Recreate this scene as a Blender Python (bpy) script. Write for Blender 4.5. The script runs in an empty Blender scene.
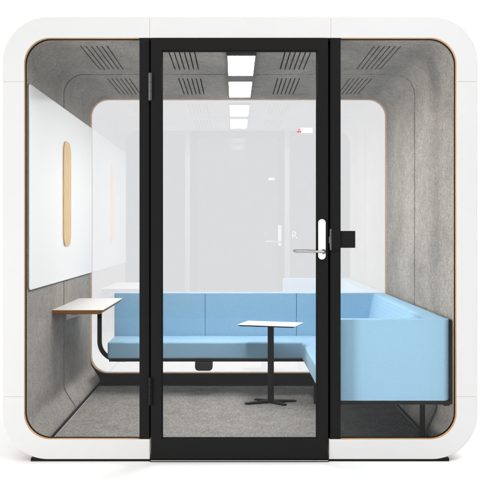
import bpy, bmesh, math
from mathutils import Vector, Matrix
from math import sin, cos, pi, radians

S = 0.005            # metres per photo pixel on the plane of the pod's front
CX, CY, GY = 234.6, 231.4, 461.5
D = 4.3              # camera distance to the front plane
def X(px): return (px - CX) * S            # photo column -> world X on front plane
def XE(e): return e * S                    # offset from optical axis
def Z(py): return (GY - py) * S            # photo row -> world Z on front plane

sc = bpy.context.scene
col = sc.collection
vs = sc.view_settings
sc.display_settings.display_device = 'sRGB'
vs.view_transform = 'Standard'; vs.look = 'None'; vs.exposure = 0; vs.gamma = 1

# ------------------------------------------------------------------ materials
def mat(name, color, rough=0.5, metal=0.0, spec=0.5, coat=0.0):
    m = bpy.data.materials.new(name); m.use_nodes = True
    b = m.node_tree.nodes['Principled BSDF']
    b.inputs['Base Color'].default_value = (*color, 1)
    b.inputs['Roughness'].default_value = rough
    b.inputs['Metallic'].default_value = metal
    b.inputs['Specular IOR Level'].default_value = spec
    b.inputs['Coat Weight'].default_value = coat
    return m
def nd(m, t): return m.node_tree.nodes.new(t)
def lk(m, a, b): m.node_tree.links.new(a, b)
def bsdf(m): return m.node_tree.nodes['Principled BSDF']
def coords(m, scale=(1, 1, 1)):
    tc = nd(m, 'ShaderNodeTexCoord'); mp = nd(m, 'ShaderNodeMapping')
    mp.inputs['Scale'].default_value = scale
    lk(m, tc.outputs['Object'], mp.inputs['Vector']); return mp.outputs['Vector']
def noise(m, vec, scale, detail=3, rough=0.6, dist=0):
    n = nd(m, 'ShaderNodeTexNoise'); n.inputs['Scale'].default_value = scale
    n.inputs['Detail'].default_value = detail; n.inputs['Roughness'].default_value = rough
    n.inputs['Distortion'].default_value = dist
    lk(m, vec, n.inputs['Vector']); return n.outputs['Fac']
def ramp(m, fac, stops):
    r = nd(m, 'ShaderNodeValToRGB'); e = r.color_ramp.elements
    while len(e) < len(stops): e.new(0.5)
    for el, (p, c) in zip(e, stops): el.position = p; el.color = (*c, 1)
    lk(m, fac, r.inputs['Fac']); return r.outputs['Color']
def mixc(m, a, b, fac=0.5, mode='MULTIPLY'):
    x = nd(m, 'ShaderNodeMix'); x.data_type = 'RGBA'; x.blend_type = mode
    if isinstance(fac, float): x.inputs[0].default_value = fac
    else: lk(m, fac, x.inputs[0])
    lk(m, a, x.inputs[6]); lk(m, b, x.inputs[7]); return x.outputs[2]
def bump(m, h, strength, dist):
    b = nd(m, 'ShaderNodeBump'); b.inputs['Strength'].default_value = strength
    b.inputs['Distance'].default_value = dist; lk(m, h, b.inputs['Height'])
    lk(m, b.outputs['Normal'], bsdf(m).inputs['Normal'])

M = {}
# white lacquered front panels
m = M['white'] = mat('white_laminate', (0.62, 0.62, 0.625), 0.45)
v = coords(m); lk(m, ramp(m, noise(m, v, 3, 4), [(0.3, (.58, .58, .585)), (0.7, (.595, .595, .60))]), bsdf(m).inputs['Base Color'])
bump(m, noise(m, v, 400, 2), 0.03, 0.001)
# birch plywood
m = M['ply'] = mat('birch_plywood', (0.62, 0.36, 0.16), 0.5)
v = coords(m, (1, 60, 60)); lk(m, ramp(m, noise(m, v, 4, 3), [(0.35, (.50, .25, .09)), (0.65, (.70, .42, .19))]), bsdf(m).inputs['Base Color'])
m = M['ply_dark'] = mat('oiled_plywood', (0.40, 0.17, 0.06), 0.45)
v = coords(m, (1, 1, 90)); lk(m, ramp(m, noise(m, v, 4, 3), [(0.35, (.30, .12, .04)), (0.65, (.50, .24, .09))]), bsdf(m).inputs['Base Color'])
m = M['pale_ply'] = mat('pale_birch', (0.66, 0.58, 0.47), 0.5)
m = M['birch'] = mat('birch_veneer', (0.72, 0.50, 0.26), 0.45)
v = coords(m, (6, 6, 1)); lk(m, ramp(m, noise(m, v, 12, 5, 0.65, 1.5), [(0.3, (.60, .40, .19)), (0.5, (.70, .49, .25)), (0.75, (.76, .56, .31))]), bsdf(m).inputs['Base Color'])
# black powder coat
m = M['black'] = mat('black_powder_coat', (0.0075, 0.0075, 0.0075), 0.55, spec=0.12)
v = coords(m); bump(m, noise(m, v, 900, 2), 0.08, 0.0004)
m = M['deep'] = mat('black_rubber', (0.006, 0.006, 0.006), 0.8, spec=0.2)
m = M['blackgloss'] = mat('black_plastic', (0.008, 0.009, 0.009), 0.25)
# grey pressed felt
m = M['felt'] = mat('grey_felt', (0.2, 0.2, 0.2), 0.95, spec=0.12)
v = coords(m); v2 = coords(m, (1, .45, .6)); v3 = coords(m, (1, 1, .7))
big = ramp(m, noise(m, v2, 4.5, 7, 0.66, 0.8), [(0.3, (.80, .80, .81)), (0.5, (.98, .98, .98)), (0.7, (1.16, 1.15, 1.13))])
mid = ramp(m, noise(m, v3, 34, 6, 0.8, 0.4), [(0.34, (.83, .83, .84)), (0.5, (1, 1, 1)), (0.66, (1.16, 1.16, 1.15))])
fib = ramp(m, noise(m, v, 150, 4, 0.8), [(0.36, (.60, .60, .60)), (0.5, (1, 1, 1)), (0.64, (1.45, 1.44, 1.42))])
base = nd(m, 'ShaderNodeRGB'); base.outputs[0].default_value = (.332, .310, .290, 1)
c2 = mixc(m, mixc(m, mixc(m, base.outputs[0], big, 1.0), mid, 1.0), fib, 1.0)
lk(m, c2, bsdf(m).inputs['Base Color']); bump(m, noise(m, v, 120, 5, 0.75), 0.6, 0.003)
# carpet
m = M['carpet'] = mat('grey_carpet', (0.3, 0.29, 0.28), 1.0, spec=0.1)
v = coords(m, (1, 1, 1)); v2 = coords(m, (1, .5, 1))
a = ramp(m, noise(m, v2, 105, 5, 0.85), [(0.34, (.19, .177, .168)), (0.5, (.34, .322, .306)), (0.66, (.52, .50, .48))])
b = ramp(m, noise(m, v, 9, 4), [(0.3, (.85, .85, .85)), (0.7, (1.1, 1.1, 1.1))])
lk(m, mixc(m, a, b, 1.0), bsdf(m).inputs['Base Color']); bump(m, noise(m, v, 220, 3, 0.8), 0.8, 0.005)
# sofa wool
m = M['wool'] = mat('light_blue_wool', (0.33, 0.58, 0.75), 0.9, spec=0.08)
v = coords(m)
w1 = nd(m, 'ShaderNodeTexWave'); w1.bands_direction = 'X'; w1.inputs['Scale'].default_value = 60; w1.inputs['Distortion'].default_value = .6; lk(m, v, w1.inputs['Vector'])
w2 = nd(m, 'ShaderNodeTexWave'); w2.bands_direction = 'Z'; w2.inputs['Scale'].default_value = 140; w2.inputs['Distortion'].default_value = .6; lk(m, v, w2.inputs['Vector'])
mm = nd(m, 'ShaderNodeMath'); mm.operation = 'ADD'; lk(m, w1.outputs['Fac'], mm.inputs[0]); lk(m, w2.outputs['Fac'], mm.inputs[1])
hh = ramp(m, noise(m, v, 230, 4, 0.8), [(0.34, (.265, .46, .625)), (0.5, (.31, .515, .69)), (0.66, (.36, .575, .75))])
weave = ramp(m, mm.outputs[0], [(0.0, (.9, .9, .9)), (1.0, (1.06, 1.06, 1.06))])
lk(m, mixc(m, hh, weave, 0.7), bsdf(m).inputs['Base Color']); bump(m, mm.outputs[0], 0.12, 0.0006)
bsdf(m).inputs['Sheen Weight'].default_value = 0.06
# whiteboard, table laminate, chrome, hinge steel
m = M['board'] = mat('whiteboard_enamel', (0.955, 0.955, 0.955), 0.12)
m = M['top'] = mat('table_laminate', (0.74, 0.73, 0.72), 0.4)
m = M['chrome'] = mat('brushed_steel', (0.42, 0.41, 0.40), 0.25, 1.0)
m = M['steel'] = mat('hinge_steel', (0.10, 0.10, 0.10), 0.45, 0.6)
m = M['plate'] = mat('white_plastic', (0.86, 0.86, 0.86), 0.35)
m = M['redink'] = mat('red_print', (0.75, 0.05, 0.06), 0.4)
m = M['paleink'] = mat('pale_print', (0.93, 0.93, 0.93), 0.4)
m = M['frost'] = None
def film():
    m = bpy.data.materials.new('frosted_film'); m.use_nodes = True; t = m.node_tree
    b = t.nodes['Principled BSDF']; b.inputs['Base Color'].default_value = (.9, .9, .9, 1); b.inputs['Alpha'].default_value = .22; return m
M['frost'] = film()
M['cover'] = mat('pale_grey_cover', (0.26, 0.26, 0.26), 0.5)
m = M['house'] = mat('lamp_housing', (0.055, 0.054, 0.052), 0.5)
m = M['ground'] = mat('white_studio_floor', (0.93, 0.93, 0.93), 0.6, spec=0.2)
v = coords(m); lk(m, ramp(m, noise(m, v, 2, 4), [(0.3, (.925, .925, .925)), (0.7, (.94, .94, .94))]), bsdf(m).inputs['Base Color'])
# emission
def emis(name, c, s):
    m = bpy.data.materials.new(name); m.use_nodes = True; t = m.node_tree; t.nodes.clear()
    o = t.nodes.new('ShaderNodeOutputMaterial'); e = t.nodes.new('ShaderNodeEmission')
    e.inputs[0].default_value = (*c, 1); e.inputs[1].default_value = s
    t.links.new(e.outputs[0], o.inputs[0]); return m
M['led'] = emis('led_diffuser', (1, .985, .965), 62)
# glass: transparent + mirror-like reflection
def glass(name, tint, refl, fres):
    m = bpy.data.materials.new(name); m.use_nodes = True; t = m.node_tree; t.nodes.clear()
    o = t.nodes.new('ShaderNodeOutputMaterial'); tr = t.nodes.new('ShaderNodeBsdfTransparent'); tr.inputs[0].default_value = (*tint, 1)
    g = t.nodes.new('ShaderNodeBsdfGlossy'); g.inputs['Roughness'].default_value = 0.0; g.inputs[0].default_value = (1, 1, 1, 1)
    mx = t.nodes.new('ShaderNodeMixShader'); f = t.nodes.new('ShaderNodeFresnel'); f.inputs[0].default_value = 1.45
    ma = t.nodes.new('ShaderNodeMath'); ma.operation = 'MULTIPLY_ADD'; ma.inputs[1].default_value = fres; ma.inputs[2].default_value = refl; ma.use_clamp = True
    t.links.new(f.outputs[0], ma.inputs[0]); t.links.new(ma.outputs[0], mx.inputs[0])
    t.links.new(tr.outputs[0], mx.inputs[1]); t.links.new(g.outputs[0], mx.inputs[2]); t.links.new(mx.outputs[0], o.inputs[0])
    return m
M['glass'] = glass('clear_glass', (0.985, 0.99, 0.985), 0.0, 0.25)
M['rglass'] = glass('tinted_acoustic_glass', (0.957, 0.955, 0.967), 0.155, 0.5)

# ------------------------------------------------------------------ mesh helpers
def link(name, bm, mats, parent=None, smooth=False, bevel=0, seg=2):
    bmesh.ops.recalc_face_normals(bm, faces=bm.faces[:])
    me = bpy.data.meshes.new(name); bm.to_mesh(me); bm.free()
    o = bpy.data.objects.new(name, me); col.objects.link(o)
    for k in (mats if isinstance(mats, (list, tuple)) else [mats]): me.materials.append(M[k])
    if parent: o.parent = parent
    if bevel:
        b = o.modifiers.new('bevel', 'BEVEL'); b.width = bevel; b.segments = seg; b.limit_method = 'ANGLE'; b.angle_limit = radians(35)
        b.harden_normals = False
    if smooth or bevel:
        for p in me.polygons: p.use_smooth = True
        w = o.modifiers.new('wn', 'WEIGHTED_NORMAL') if bevel else None
        if not bevel:
            me.set_sharp_from_angle(angle=radians(40))
    return o
def box(bm, x0, x1, y0, y1, z0, z1, mi=0):
    c = [bm.verts.new((x, y, z)) for x in (x0, x1) for y in (y0, y1) for z in (z0, z1)]
    for f in ((0, 1, 3, 2), (4, 6, 7, 5), (0, 4, 5, 1), (2, 3, 7, 6), (0, 2, 6, 4), (1, 5, 7, 3)):
        bm.faces.new([c[i] for i in f]).material_index = mi
def bx(*a): bm = bmesh.new(); box(bm, *a); return bm
def prism(bm, pts, a0, a1, plane='XZ', mi=0):
    """extrude a closed outline; plane XZ -> along Y, XY -> along Z, YZ -> along X"""
    def P(p, a): return {'XZ': (p[0], a, p[1]), 'XY': (p[0], p[1], a), 'YZ': (a, p[0], p[1])}[plane]
    A = [bm.verts.new(P(p, a0)) for p in pts]; B = [bm.verts.new(P(p, a1)) for p in pts]
    n = len(pts)
    fs = [bm.faces.new(A), bm.faces.new(B[::-1])]
    for i in range(n): fs.append(bm.faces.new((A[i], B[i], B[(i + 1) % n], A[(i + 1) % n])))
    for f in fs: f.material_index = mi
def band(bm, outer, inner, y0, y1, closed=False, mi=0):
    """solid strip between two equal-length XZ polylines, from y0 to y1"""
    n = len(outer)
    V = [[bm.verts.new((p[0], y, p[1])) for p in L] for L in (outer, inner) for y in (y0, y1)]
    Of, Ob, If, Ib = V
    r = range(n if closed else n - 1)
    fs = []
    for i in r:
        j = (i + 1) % n
        fs += [bm.faces.new(q) for q in ((Of[i], Of[j], If[j], If[i]), (Ob[i], Ib[i], Ib[j], Ob[j]), (Of[i], Ob[i], Ob[j], Of[j]), (If[i], If[j], Ib[j], Ib[i]))]
    if not closed:
        for k in (0, n - 1): fs.append(bm.faces.new((Of[k], Ob[k], Ib[k], If[k])))
    for f in fs: f.material_index = mi
def arc(cx, cz, r, a0, a1, n=14):
    return [(cx + r * cos(a0 + (a1 - a0) * i / n), cz + r * sin(a0 + (a1 - a0) * i / n)) for i in range(n + 1)]
def rrect(x0, x1, z0, z1, r, n=14):
    return arc(x1 - r, z1 - r, r, 0, pi / 2, n) + arc(x0 + r, z1 - r, r, pi / 2, pi, n) + arc(x0 + r, z0 + r, r, pi, 1.5 * pi, n) + arc(x1 - r, z0 + r, r, 1.5 * pi, 2 * pi, n)
def tube(bm, pts, r, n=12, flat=None, mi=0):
    """round (or, with flat=(w,h), rectangular) bar along 3-D points"""
    pts = [Vector(p) for p in pts]; rings = []
    for i, p in enumerate(pts):
        t = (pts[min(i + 1, len(pts) - 1)] - pts[max(i - 1, 0)]).normalized()
        u = t.cross(Vector((0, 0, 1))) if abs(t.z) < 0.95 else t.cross(Vector((0, 1, 0)))
        if flat: u = t.cross(Vector((0, 1, 0)))
        u.normalize(); w = t.cross(u)
        if flat: rings.append([bm.verts.new(p + u * a * flat[0] / 2 + w * b * flat[1] / 2) for a, b in ((1, 1), (-1, 1), (-1, -1), (1, -1))])
        else: rings.append([bm.verts.new(p + (u * cos(2 * pi * k / n) + w * sin(2 * pi * k / n)) * r) for k in range(n)])
    for A, B in zip(rings, rings[1:]):
        for k in range(len(A)): bm.faces.new((A[k], A[(k + 1) % len(A)], B[(k + 1) % len(A)], B[k])).material_index = mi
    bm.faces.new(rings[0][::-1]).material_index = mi; bm.faces.new(rings[-1]).material_index = mi
def cyl(bm, p0, p1, r, n=20, mi=0): tube(bm, [p0, p1], r, n, mi=mi)
def thing(name, label, cat, loc=(0, 0, 0), group=None):
    o = bpy.data.objects.new(name, None); col.objects.link(o); o.empty_display_size = 0.1
    o.location = loc; o['label'] = label; o['category'] = cat
    if group: o['group'] = group
    return o
def adopt(root):
    """children were modelled in world coordinates: keep them there"""
    bpy.context.view_layer.update()
    for c in list(root.children): c.matrix_parent_inverse = root.matrix_world.inverted()

# ------------------------------------------------------------------ setting
bm = bmesh.new(); vv = [bm.verts.new(p) for p in ((-9, -7, 0), (9, -7, 0), (9, 5.5, 0), (-9, 5.5, 0))]; bm.faces.new(vv)
g = link('ground', bm, 'ground'); g['kind'] = 'structure'

# ------------------------------------------------------------------ THE POD
DEPTH = D * (1 / 0.682 - 1)                         # back glass, 2.005 m
pod = thing('office_pod', 'large white office pod with rounded corners, black framed glass front and grey felt inside', 'office pod', (X(240.3), 1.0, 0))
ox0, ox1, oz0, oz1, orad = X(2.8), X(477.2), Z(459.0), Z(17.4), 45 * S
ix0, ix1, iz0, iz1, irad = X(24), X(456.7), Z(439.3), Z(37.7), 26 * S
xa, xb, zt, zb = X(149.8), X(330.9), Z(81.6), Z(396.6)
xbr = X(328.9)
g_ = 0.0007
# front panels (each laminate piece of its own, a hairline joint between them)
e = 0.0016
def corner(sx, sz):
    # sx,sz = -1/1 : left/right, bottom/top
    oX, iX = (ox0 + e, ix0) if sx < 0 else (ox1 - e, ix1)
    oZ, iZ = (oz0 + e, iz0) if sz < 0 else (oz1 - e, iz1)
    zc = (zb if sz < 0 else zt) + sz * g_
    xc = (xa if sx < 0 else (xb if sz > 0 else xbr)) - sx * -1 * g_ * 1
    xc = (xa - g_) if sx < 0 else ((xb if sz > 0 else xbr) + g_)
    def path(x, z, r):
        c = (x - sx * r, z - sz * r); p = [(x, zc)]
        for i in range(21):
            t = pi / 2 * i / 20; p.append((c[0] + sx * r * cos(t), c[1] + sz * r * sin(t)))
        return p + [(xc, z)]
    return path(oX, oZ, orad - e), path(iX, iZ, irad)
for sx in (-1, 1):
    for sz in (-1, 1):
        bm = bmesh.new(); o_, i_ = corner(sx, sz); band(bm, o_, i_, 0.0, 0.0015)
        link('corner_panel', bm, 'white', pod)
link('header_panel', bx(xa + g_, xb - g_, 0, 0.0015, iz1, oz1 - e), 'white', pod)
link('side_panel', bx(ox0 + e, ix0, 0, 0.0015, zb + g_, zt - g_), 'white', pod)
link('side_panel', bx(ix1, ox1 - e, 0, 0.0015, zb + g_, zt - g_), 'white', pod)
# plywood core behind them, open under the door
def openring(x0, x1, z0, z1, r, xl, xr):
    p = [(xl, z0)]
    for c, a in (((x0 + r, z0 + r), 1.5 * pi), ((x0 + r, z1 - r), pi), ((x1 - r, z1 - r), .5 * pi), ((x1 - r, z0 + r), 0)):
        p += [(c[0] + r * cos(a - pi / 2 * i / 20), c[1] + r * sin(a - pi / 2 * i / 20)) for i in range(21)]
    return p + [(xr, z0)]
bm = bmesh.new(); band(bm, openring(ox0, ox1, oz0, oz1, orad, xa, xbr), openring(ix0 + .0004, ix1 - .0004, iz0 + .0004, iz1 - .0004, irad, xa + .0006, xbr - .0006), 0.0018, 0.026)
core = link('front_frame', bm, 'ply', pod)
bm = bmesh.new(); q = 0.0006
band(bm, openring(ox0 - q, ox1 + q, oz0 - q, oz1 + q, orad + q, xa, xbr), openring(ox0 + .004, ox1 - .004, oz0 + .004, oz1 - .004, orad - .004, xa, xbr), 0.0016, 0.014)
link('edge_band', bm, 'pale_ply', core)
# rubber gasket round the opening
bm = bmesh.new(); G = 0.0032
band(bm, openring(ix0 - .02, ix1 + .02, iz0 - .008, iz1 + .02, irad + .014, xa, xbr), openring(ix0 + G, ix1 - G, iz0 + G * .7, iz1 - G, irad - G, xa, xbr), 0.0262, 0.0445)
link('gasket', bm, 'deep', pod)

# outer shell: sides and roof
bm = bmesh.new()
A = rrect(ox0 + .004, ox1 - .004, oz0 + .003, oz1 - .004, orad - .004, 20); B = rrect(ox0 + .022, ox1 - .022, oz0 + .006, oz1 - .022, orad - .022, 20)
band(bm, A, B, 0.0205, DEPTH + .03, True)
link('outer_shell', bm, 'white', pod, smooth=True)
# plinth
link('plinth', bx(X(30.6), X(449.4), 0.004, DEPTH, 0.0, oz0 + .0028), 'black', pod)
bm = bmesh.new()
for x in (-.8, .8):
    for y in (.3, 1.7): cyl(bm, (x, y, -.0), (x, y, .003), .03)
bm.free()

# felt lining: two sections with a dark joint
SEAM = D * (1 / 0.8102 - 1)
LX0, LX1, LZ1 = ix0, ix1, iz1
lr = 25 * S
def liner_profile(off):
    """from the left skirting up, over and down to the right skirting"""
    L = [(XE(-198) - off, Z(453)), (XE(-196.8) - off, Z(450.5)), (XE(-196.9) - off, Z(448)), (XE(-198) - off, Z(445.2)), (XE(-201) - off, Z(440.6)),
         (XE(-205.5) - off, Z(433.8)), (XE(-208.8) - off, Z(428.6)), (XE(-210.2) - off, Z(424.5)), (LX0 - off, Z(420))]
    c = (LX0 + lr, LZ1 - lr); r = lr + off
    L += [(c[0] - r * cos(pi / 2 * i / 18), c[1] + r * sin(pi / 2 * i / 18)) for i in range(19)]
    mx = XE(5.75)
    return L, [(2 * mx - p[0], p[1]) for p in L][::-1]
slotgroups = [(-162, 1), (-72, 1), (53.6, 1), (145, 1)]
def liner(y0, y1, vy0, vy1):
    bm = bmesh.new()
    for k in (0, 1):
        inn, out = liner_profile(0)[k], liner_profile(.012)[k]
        band(bm, out, inn, y0, y1)
    # ceiling field with real slots
    xs0, xs1 = LX0 + lr, LX1 - lr
    slots = []
    for gx, _ in slotgroups:
        for i in range(6):
            c = XE(gx + 1 + i * 5.55); slots.append((c - .0037, c + .0037))
    slots.sort()
    t = .012; z = LZ1
    px = [xs0]
    for a, b in slots: px += [a, b]
    px.append(xs1)
    ys = [y0, vy0, vy1, y1]
    cache = {}
    def V(x, y, zz):
        k = (round(x, 5), round(y, 5), round(zz, 5))
        if k not in cache: cache[k] = bm.verts.new((x, y, zz))
        return cache[k]
    for i in range(len(px) - 1):
        for j in range(3):
            if j == 1 and i % 2 == 1:
                a, b, c, d = px[i], px[i + 1], ys[1], ys[2]
                for (p, q2) in (((a, c), (b, c)), ((b, c), (b, d)), ((b, d), (a, d)), ((a, d), (a, c))):
                    bm.faces.new((V(*p, z), V(*q2, z), V(*q2, z + t), V(*p, z + t)))
                continue
            a, b, c, d = px[i], px[i + 1], ys[j], ys[j + 1]
            bm.faces.new((V(a, c, z), V(b, c, z), V(b, d, z), V(a, d, z)))
            bm.faces.new((V(a, c, z + t), V(a, d, z + t), V(b, d, z + t), V(b, c, z + t)))
    for y in (y0, y1):
        for i in range(len(px) - 1): bm.faces.new((V(px[i], y, z), V(px[i + 1], y, z), V(px[i + 1], y, z + t), V(px[i], y, z + t)))
    o = link('felt_lining', bm, 'felt', pod, smooth=True)
    for gx, _ in slotgroups:
        v_ = link('air_vent', bx(XE(gx - 1.5), XE(gx + 31), vy0 - .01, vy1 + .01, z + t + .001, z + t + .02), 'deep', o)
    return o
liner(0.045, SEAM - .011, D * (1 / .957 - 1), D * (1 / .835 - 1))
liner(SEAM + .009, DEPTH - .0128, D * (1 / .79 - 1), D * (1 / .707 - 1))
# black backing behind the joint
bm = bmesh.new()
for k in (0, 1): band(bm, liner_profile(.02)[k], liner_profile(.013)[k], SEAM - .02, SEAM + .02)
box(bm, LX0 + lr, LX1 - lr, SEAM - .02, SEAM + .02, LZ1 + .0131, LZ1 + .02)
link('joint_strip', bm, 'deep', pod)
# floor box and skirting
FZ = oz0 + .0125
link('floor', bx(X(34), X(446), 0.05, DEPTH - .001, oz0 + .0062, oz0 + .0072), 'black', pod)
link('carpet', bx(XE(-198.6), XE(210.1), 0.03, DEPTH - .03, FZ - .005, FZ), 'carpet', pod)
for a, b in ((-200.5, -197.5), (209.0, 212.0)):
    link('skirting', bx(XE(a), XE(b), .05, DEPTH - .03, FZ + .0004, Z(449.5)), 'black', pod)

# rear wall: black plate with rounded window, plywood lip, acoustic glass
H = (LX0, LX1, Z(438.6), LZ1)
bm = bmesh.new()
n = 20
outer = rrect(ox0 + .022, ox1 - .022, oz0 + .012, oz1 - .022, orad - .022, n); inner = rrect(H[0] - .006, H[1] + .006, H[2] - .006, H[3] + .006, lr + .006, n)
band(bm, outer, inner, DEPTH - .012, DEPTH + .02, True)
rear = link('rear_wall', bm, 'deep', pod)
bm = bmesh.new(); band(bm, rrect(H[0] - .0058, H[1] + .0058, H[2] - .0058, H[3] + .0058, lr + .0058, n), rrect(*H, lr, n), DEPTH - .0125, DEPTH + .021, True)
link('rear_window_lip', bm, 'ply', rear)
bm = bmesh.new(); prism(bm, rrect(H[0] - .004, H[1] + .004, H[2] - .004, H[3] + .004, lr, n), DEPTH, DEPTH + .008)
rg = link('rear_window', bm, 'rglass', pod)
# white rear surround outside
bm = bmesh.new(); band(bm, rrect(ox0, ox1, oz0, oz1, orad, n), rrect(H[0], H[1], H[2], H[3], lr, n), DEPTH + .031, DEPTH + .05, True)
link('rear_frame', bm, 'white', pod)

# front glazing either side of the door
link('side_window', bx(X(19), X(141), .0275, .0345, Z(443.5), Z(33)), 'glass', pod)
link('side_window', bx(X(338), X(461.5), .0275, .0345, Z(443.5), Z(33)), 'glass', pod)
# mullions
for (a, b, c, d) in ((139.3, 149.2, 148.0, 154.5), (330.3, 340.8, 325.0, 331.5)):
    bm = bmesh.new(); box(bm, X(a), X(b), .004, .055, iz0 + .0005, iz1 - .0005)
    mu = link('mullion', bm, 'black', pod, bevel=.0012)
    link('door_stop', bx(X(c), X(d), .046, .0542, iz0 + .0006, iz1 - .0008), 'deep', mu)
    link('inner_cover', bx(X(a) + .002, X(b) - .002, .0552, .058, iz0 + .03, iz1 - .002), 'cover', mu)
link('header_rail', bx(X(149.3), X(330.2), .010, .054, Z(40.0), iz1 - .0004), 'deep', pod)
# threshold
th = link('threshold', bx(X(150.2), X(328.6), -.012, .045, 0.0002, Z(461.0) + .004), 'black', pod)
link('threshold_strip', bx(X(151), X(328), -.0128, -.006, Z(460.7) + .0006, Z(459.9) + .002), 'chrome', th)

# the door leaf
dx0, dx1, dz0, dz1 = X(151.0), X(327.9), Z(458.6), Z(38.9)
gx0, gx1, gz0, gz1 = X(161.7), X(317.2), Z(439.2), Z(50.2)
bm = bmesh.new()
box(bm, dx0, gx0, -.006, .040, dz0, dz1); box(bm, gx1, dx1, -.006, .040, dz0, dz1)
box(bm, gx0, gx1, -.0058, .0398, dz0, gz0); box(bm, gx0, gx1, -.0058, .0398, gz1, dz1)
door = link('door', bm, 'black', pod)
link('door_pane', bx(gx0 - .0, gx1 + .0, .012, .021, gz0, gz1), 'glass', door)
bm = bmesh.new(); w = .0045
for a, b, c, d in ((gx0, gx0 + w, gz0, gz1), (gx1 - w, gx1, gz0, gz1), (gx0 + w, gx1 - w, gz0, gz0 + w), (gx0 + w, gx1 - w, gz1 - w, gz1)):
    box(bm, a, b, .005, .0118, c, d); box(bm, a, b, .0212, .028, c, d)
link('glazing_bead', bm, 'deep', door)
# hinges
for (y0, y1, mt) in ((73.6, 100.6, 'steel'), (377.2, 404.6, 'black')):
    bm = bmesh.new(); za, zb_ = Z(y1), Z(y0); h = (zb_ - za) / 3; xc = X(150.4)
    for k in range(3): cyl(bm, (xc, -.010, za + k * h + .0006), (xc, -.010, za + (k + 1) * h - .0006), .0095)
    cyl(bm, (xc, -.010, za - .002), (xc, -.010, zb_ + .002), .005)
    link('hinge', bm, mt, door, smooth=True)
# handles outside and inside
for s, yf in ((-1, -.0062), (1, .0402)):
    bm = bmesh.new(); pts = rrect(X(318.1), X(325.4), Z(259.4), Z(219.2), 3.6 * S, 10)
    prism(bm, pts, yf, yf + s * .009)
    hp = link('handle_plate', bm, 'plate', door, bevel=.002)
    bm = bmesh.new(); yy = yf + s * .009; xc, zc = X(323.2), Z(251.6)
    cyl(bm, (xc, yy, zc), (xc, yy + s * .004, zc), .012)
    k = [(xc, yy, zc), (xc, yy + s * .032, zc)]
    for i in range(1, 7):
        t = pi / 2 * i / 6; k.append((xc - .014 * (1 - cos(t)), yy + s * (.032 + .014 * sin(t)), zc))
    k += [(X(312), yy + s * .047, zc + .0015), (X(304), yy + s * .046, zc + .0025), (X(297.5), yy + s * .045, zc + .0025), (X(294.6), yy + s * .042, zc + .002)]
    tube(bm, k, .0065, 14)
    link('handle', bm, 'chrome', door, smooth=True)
# lock strike on the mullion
bm = bmesh.new(); box(bm, X(329.9), X(331.7), .0012, .006, Z(250), Z(229.2)); box(bm, X(328.7), X(330.0), .0014, .0055, Z(243), Z(237))
link('strike_plate', bm, 'chrome', pod, bevel=.0008)
# black square panel on the glass
bm = bmesh.new(); prism(bm, rrect(X(340.9), X(355.6), Z(247.9), Z(230.9), .003, 5), .010, .0272)
link('control_panel', bm, 'deep', pod, bevel=.001)
# warning label on the door pane (white strip with a red triangle)
bm = bmesh.new(); box(bm, X(300.8), X(312.6), .0108, .01195, Z(132.7), Z(127.6))
tcx, tcz, tr = X(299.3), Z(130.9), .0135
prism(bm, [(tcx + tr * cos(a), tcz + tr * sin(a)) for a in (pi / 2, pi / 2 + 2 * pi / 3, pi / 2 + 4 * pi / 3)], .0100, .01075, mi=1)
box(bm, tcx - .0011, tcx + .0011, .0094, .00995, tcz - .001, tcz + .0075, 0)
box(bm, tcx - .0011, tcx + .0011, .0094, .00995, tcz - .0045, tcz - .0025, 0)
link('warning_label', bm, ['paleink', 'redink'], door)
def text_mesh(name, s, size, loc, mt, parent):
    cu = bpy.data.curves.new(name, 'FONT'); cu.body = s; cu.size = size; cu.extrude = .0004; cu.align_x = 'CENTER'; cu.align_y = 'CENTER'
    t = bpy.data.objects.new(name, cu); col.objects.link(t)
    dg = bpy.context.evaluated_depsgraph_get(); me = bpy.data.meshes.new_from_object(t.evaluated_get(dg))
    bpy.data.objects.remove(t)
    me.transform(Matrix.Translation(loc) @ Matrix.Rotation(pi / 2, 4, 'X'))
    me.materials.clear(); me.materials.append(M[mt])
    o = bpy.data.objects.new(name, me); col.objects.link(o); o.parent = parent; return o
text_mesh('letter_sticker', 'R', .052, (X(294.6), .0114, Z(235.4)), 'frost', door)
adopt(pod)

# ------------------------------------------------------------------ ceiling light
lamp = thing('ceiling_light', 'slim ceiling light with two bright white rectangular panels down the middle of the felt ceiling', 'ceiling light', (XE(7.4), 1.08, LZ1 - .02))
def dep(s): return D * (1 / s - 1)
a, b = XE(-7.2), XE(22.0); zl = LZ1 - .018
y0, y1, y2, y3 = dep(.921), dep(.816), dep(.782), dep(.704)
bm = bmesh.new()
box(bm, a - .009, a - .001, y0 - .03, y3 + .03, zl, LZ1 - .0005); box(bm, b + .001, b + .009, y0 - .03, y3 + .03, zl, LZ1 - .0005)
box(bm, a - .0009, b + .0009, y0 - .029, y0 - .001, zl + .0005, LZ1 - .0006); box(bm, a - .0009, b + .0009, y3 + .001, y3 + .029, zl + .0005, LZ1 - .0006)
box(bm, a - .0009, b + .0009, y1 + .001, y2 - .001, zl + .004, LZ1 - .0006)
link('lamp_housing', bm, 'house', lamp)
for p, q2 in ((y0, y1), (y2, y3)): link('lamp_panel', bx(a, b, p, q2, zl + .004, zl + .012), 'led', lamp)
adopt(lamp)

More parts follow.
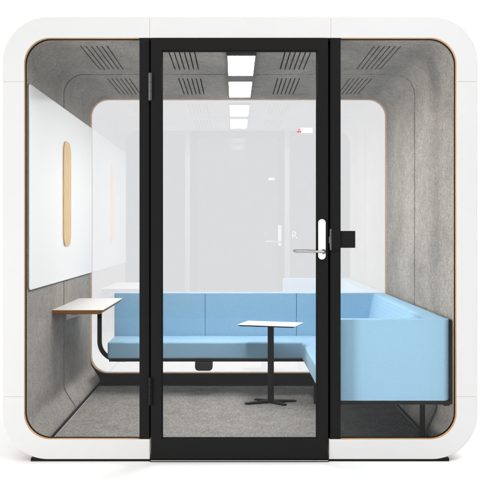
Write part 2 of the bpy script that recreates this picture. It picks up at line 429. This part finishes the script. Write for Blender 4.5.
# ------------------------------------------------------------------ whiteboard + birch panel
WB = XE(-208.3)
wb = thing('whiteboard', 'large glossy white board with rounded corners fixed to the grey felt left wall', 'whiteboard', (LX0, 1.0, Z(291.2)))
bm = bmesh.new(); prism(bm, rrect(.075, DEPTH - .031, Z(291.2), Z(81.0), .02, 8), LX0 + .004, WB, 'YZ')
link('board_face', bm, 'board', wb, bevel=.0012)
bm = bmesh.new(); prism(bm, rrect(.0735, DEPTH - .03, Z(291.5), Z(80.7), .0215, 8), LX0 + .0006, LX0 + .0045, 'YZ')
link('backing', bm, 'house', wb)
adopt(wb)
bm = bmesh.new(); prism(bm, rrect(dep(.824), dep(.7905), Z(249.6), Z(120.5), .5 * (dep(.7895) - dep(.826)) * .62, 12), WB + .0003, WB + .009, 'YZ')
cp = link('wooden_panel', bm, 'birch', bevel=.003)
cp['label'] = 'tall narrow light birch panel with rounded ends in the middle of the whiteboard'; cp['category'] = 'wall panel'

# ------------------------------------------------------------------ wall table with bent leg
wt = thing('wall_table', 'white wall-mounted table with chamfered plywood edge below the whiteboard on a bent black leg', 'wall table', (XE(-180), 1.1, Z(458)))
tx0, tx1, ty0, ty1, tz = LX0 + .0008, XE(-151.8), dep(.867), dep(.737), Z(322.0)
bm = bmesh.new()
def frust(bm, top, bot, z1, z0, mi):
    T = [bm.verts.new((x, y, z1)) for x, y in top]; B = [bm.verts.new((x, y, z0)) for x, y in bot]
    bm.faces.new(T).material_index = mi; bm.faces.new(B[::-1]).material_index = mi
    for i in range(4): bm.faces.new((T[i], B[i], B[(i + 1) % 4], T[(i + 1) % 4])).material_index = mi
R4 = lambda i: [(tx0, ty0 + i), (tx1 - i, ty0 + i), (tx1 - i, ty1 - i), (tx0, ty1 - i)]
frust(bm, R4(0), R4(0), tz, tz - .0016, 0)
link('tabletop', bm, 'top', wt)
bm = bmesh.new(); frust(bm, R4(.0002), R4(.0002), tz - .0017, tz - .004, 0); frust(bm, R4(.0003), R4(.022), tz - .0041, tz - .027, 0)
link('plywood_edge', bm, 'ply_dark', wt)
lx, ly = XE(-187), dep(.722)
bz = Z(408.8); R = .125
pts = [(lx, ly, tz - .028), (lx, ly, bz + R)] + [(lx + R - R * cos(pi / 2 * i / 14), ly, bz + R - R * sin(pi / 2 * i / 14)) for i in range(1, 15)] + [(XE(-150), ly, bz)]
bm = bmesh.new(); tube(bm, pts, 0, flat=(.03, .012))
bmesh.ops.recalc_face_normals(bm, faces=bm.faces[:])
link('leg', bm, 'black', wt, smooth=True)
bm = bmesh.new(); prism(bm, [(tx0, tz - .028), (XE(-172), tz - .028), (XE(-176), tz - .044), (tx0, tz - .10)], dep(.80), dep(.795))
box(bm, tx0, XE(-178), dep(.82), dep(.78), tz - .031, tz - .0275)
link('bracket', bm, 'plate', wt)
bm = bmesh.new(); cyl(bm, (XE(-190), dep(.84), tz - .0275), (XE(-190), dep(.84), tz - .04), .022); link('knob', bm, 'black', wt, smooth=True)
adopt(wt)

# ------------------------------------------------------------------ sofa
sf = thing('corner_sofa', 'light blue L-shaped corner bench sofa on a black frame along the back and right walls', 'sofa', (.55, 1.2, FZ))
SB, ST, BT = Z(406.0), Z(382.7), Z(320.8)
yb, ysf, ye = dep(.689), dep(.731), dep(.985)
yw = DEPTH - .031
# seats
xl, xs, xr = XE(-174), XE(92), XE(219)
def pbox(x0, x1, y0, y1, z0, z1, bv=.014, nm='seat', par=sf, cuts=0):
    bm = bx(x0, x1, y0, y1, z0, z1)
    if cuts: bmesh.ops.subdivide_edges(bm, edges=bm.edges[:], cuts=cuts, use_grid_fill=True)
    return link(nm, bm, 'wool', par, bevel=bv, seg=4)
pbox(xl, xs + .012, ysf, yb - .002, SB, ST)
pbox(xs, XE(193), ye + .067, yb - .001, SB - .0004, ST + .0004)
# back cushions along the rear
segs = [(-174.6, -43), (-43, 90), (90, 215)]
for i, (p, q2) in enumerate(segs):
    pbox(XE(p) + .0008, XE(q2) - .0008, yb, yw - .004, SB + .005, BT, .005, 'back_cushion')
link('back_board', bx(XE(-173), XE(218), yw - .0035, yw, SB, BT - .012), 'black', sf)
# sloping back cushions along the right wall
def wedge(y0, y1):
    bm = bmesh.new(); prism(bm, [(XE(186), SB + .01), (XE(218.2), SB + .01), (XE(218.2), BT), (XE(206), BT), (XE(201.5), BT - .01), (XE(188.2), ST - .002)], y0, y1)
    link('back_cushion', bm, 'wool', sf, bevel=.006, seg=3)
ys_ = [ye + .068, .72, 1.36, yb + .01]
for p, q2 in zip(ys_, ys_[1:]): wedge(p + .001, q2 - .001)
# end panel facing the glass
bm = bmesh.new(); pts = arc(xs + .02, ye + .02, .02, pi, 1.5 * pi, 8) + arc(XE(218.9) - .035, ye + .035, .035, 1.5 * pi, 2 * pi, 12) + [(XE(218.9), ye + .066), (xs, ye + .066)]
prism(bm, pts, Z(403.6), BT, 'XY')
link('end_panel', bm, 'wool', sf, bevel=.006, seg=3)
# black frame
bm = bmesh.new(); f0, f1 = Z(409.7), SB - .0012
box(bm, xl + .01, XE(95), ysf + .004, ysf + .034, f0, f1); box(bm, XE(95), XE(99), ye + .03, ysf + .034, f0 + .0003, f1 - .0003)
box(bm, xs + .003, XE(219.5), ye + .004, ye + .03, Z(407.4), Z(403.8)); box(bm, XE(214), XE(219.6), ye + .0305, yw, f0, f1)
box(bm, xl + .01, XE(213), yw - .04, yw - .006, f0, f1)
link('frame', bm, 'black', sf)
bm = bx(XE(219.3), XE(221.2), ye + .012, ye + .06, Z(407), BT - .004); box(bm, XE(219.3), XE(221.1), ye + .0605, 1.9, Z(407), BT - .12)
link('side_board', bm, 'deep', sf)
for x, y in ((106, dep(.765)), (203, dep(.925)), (98.5, .25), (203, 1.5)):
    link('leg', bx(XE(x) - .012, XE(x) + .012, y - .012, y + .012, FZ + .0003, f0 - .0005), 'black', sf)
link('support_plate', bx(XE(102), XE(110), dep(.765) - .02, dep(.765) + .3, f0 - .0004, f1), 'black', sf)
# power box hung under the seat frame
bm = bmesh.new(); pts = [(XE(-54), Z(410)), (XE(-30), Z(410))] + arc(XE(-30) - .025, Z(421.2) + .025, .025, 0, -pi / 2, 6) + arc(XE(-54) + .025, Z(421.2) + .025, .025, -pi / 2, -pi, 6)
prism(bm, pts, dep(.735), dep(.735) + .12)
link('power_box', bm, 'blackgloss', sf, bevel=.002)
adopt(sf)

# ------------------------------------------------------------------ small pedestal table
pt = thing('pedestal_table', 'small white-topped table with a black column and flat cross foot on the carpet', 'side table', (.2375, 1.345, FZ))
TZ = Z(352.7)
cs = [(.015, 1.315), (.365, 1.215), (.455, 1.405), (.118, 1.515)]
# rectangle about its centre, turned
cx_, cy_ = .238, 1.362; ang = radians(-17); w_, d_ = .385, .26
def rot(u, v): return (cx_ + u * cos(ang) - v * sin(ang), cy_ + u * sin(ang) + v * cos(ang))
def rtop(i): return [rot(u * (w_ / 2 - i), v * (d_ / 2 - i)) for u, v in ((-1, -1), (1, -1), (1, 1), (-1, 1))]
bm = bmesh.new(); frust(bm, rtop(0), rtop(.0), TZ, TZ - .0022, 0); link('tabletop', bm, 'top', pt)
bm = bmesh.new(); frust(bm, rtop(.0004), rtop(.014), TZ - .0024, TZ - .011, 0); link('underside', bm, 'black', pt)
bm = bmesh.new(); cyl(bm, (.2375, 1.345, FZ + .004), (.2375, 1.345, TZ - .0125), .0205, 28); link('column', bm, 'black', pt, smooth=True)
for dx, dy in ((-.167, -.055), (.168, .043), (.09, -.096), (-.097, .095)):
    v_ = Vector((dx, dy, 0)); nrm = Vector((-dy, dx, 0)).normalized() * .017; c = Vector((.2375, 1.345, 0)); st = c + v_.normalized() * .012; en = c + v_
    bm = bmesh.new(); vt = []
    for p, h, wd in ((st, .020, 1), (en, .011, .85)):
        vt.append([bm.verts.new((p + nrm * s_ * wd) + Vector((0, 0, z_))) for s_, z_ in ((-1, FZ + .0005), (1, FZ + .0005), (1, FZ + h), (-1, FZ + h))])
    for k in range(4): bm.faces.new((vt[0][k], vt[0][(k + 1) % 4], vt[1][(k + 1) % 4], vt[1][k]))
    bm.faces.new(vt[0]); bm.faces.new(vt[1][::-1])
    link('foot', bm, 'black', pt, bevel=.0015)
adopt(pt)

# ------------------------------------------------------------------ light
w = bpy.data.worlds.new('World'); sc.world = w; w.use_nodes = True
bg = w.node_tree.nodes['Background']; bg.inputs[1].default_value = 1.0
t = w.node_tree; tc = t.nodes.new('ShaderNodeTexCoord'); sp = t.nodes.new('ShaderNodeSeparateXYZ'); mr = t.nodes.new('ShaderNodeMapRange')
t.links.new(tc.outputs['Generated'], sp.inputs[0]); t.links.new(sp.outputs['Y'], mr.inputs['Value'])
mr.inputs['From Min'].default_value = -.6; mr.inputs['From Max'].default_value = .2
mr.inputs['To Min'].default_value = .07; mr.inputs['To Max'].default_value = 1.12
t.links.new(mr.outputs[0], bg.inputs[1]); bg.inputs[0].default_value = (1, 1, 1, 1)
def area(name, loc, target, sx, sy, power, c=(1, 1, 1)):
    l = bpy.data.lights.new(name, 'AREA'); l.shape = 'RECTANGLE'; l.size = sx; l.size_y = sy; l.energy = power; l.color = c
    o = bpy.data.objects.new(name, l); col.objects.link(o); o.location = loc
    o.rotation_euler = (Vector(target) - Vector(loc)).to_track_quat('-Z', 'Y').to_euler(); return o
area('key_lamp', (-10.2, -7.4, .55), (.5, .8, .9), 3.2, 1.0, 1350, (1, .985, .96))
area('top_fill', (1.8, -2.4, 4.6), (1.6, -2.2, 0), 10, 2.6, 330)  # added unseen overhead fill: whitens the ground, which bounces light to the ceiling
area('back_fill', (0, 4.2, 5.2), (0, 3.8, 0), 8, 3, 190)  # added unseen fill that brightens the ground behind the pod to white

# ------------------------------------------------------------------ camera
cam = bpy.data.cameras.new('camera'); co = bpy.data.objects.new('camera', cam); col.objects.link(co); sc.camera = co
co.location = (0, -D, Z(CY)); co.rotation_euler = (pi / 2, 0, 0)
cam.sensor_width = 36; cam.lens = 36 * D / (480 * S)
cam.shift_x = (240 - CX) / 480; cam.shift_y = -(240 - CY) / 480
cam.clip_start = .05; cam.clip_end = 500
sc.cycles.max_bounces = 14; sc.cycles.transparent_max_bounces = 24; sc.cycles.diffuse_bounces = 6; sc.cycles.glossy_bounces = 6
sc.cycles.use_denoising = True
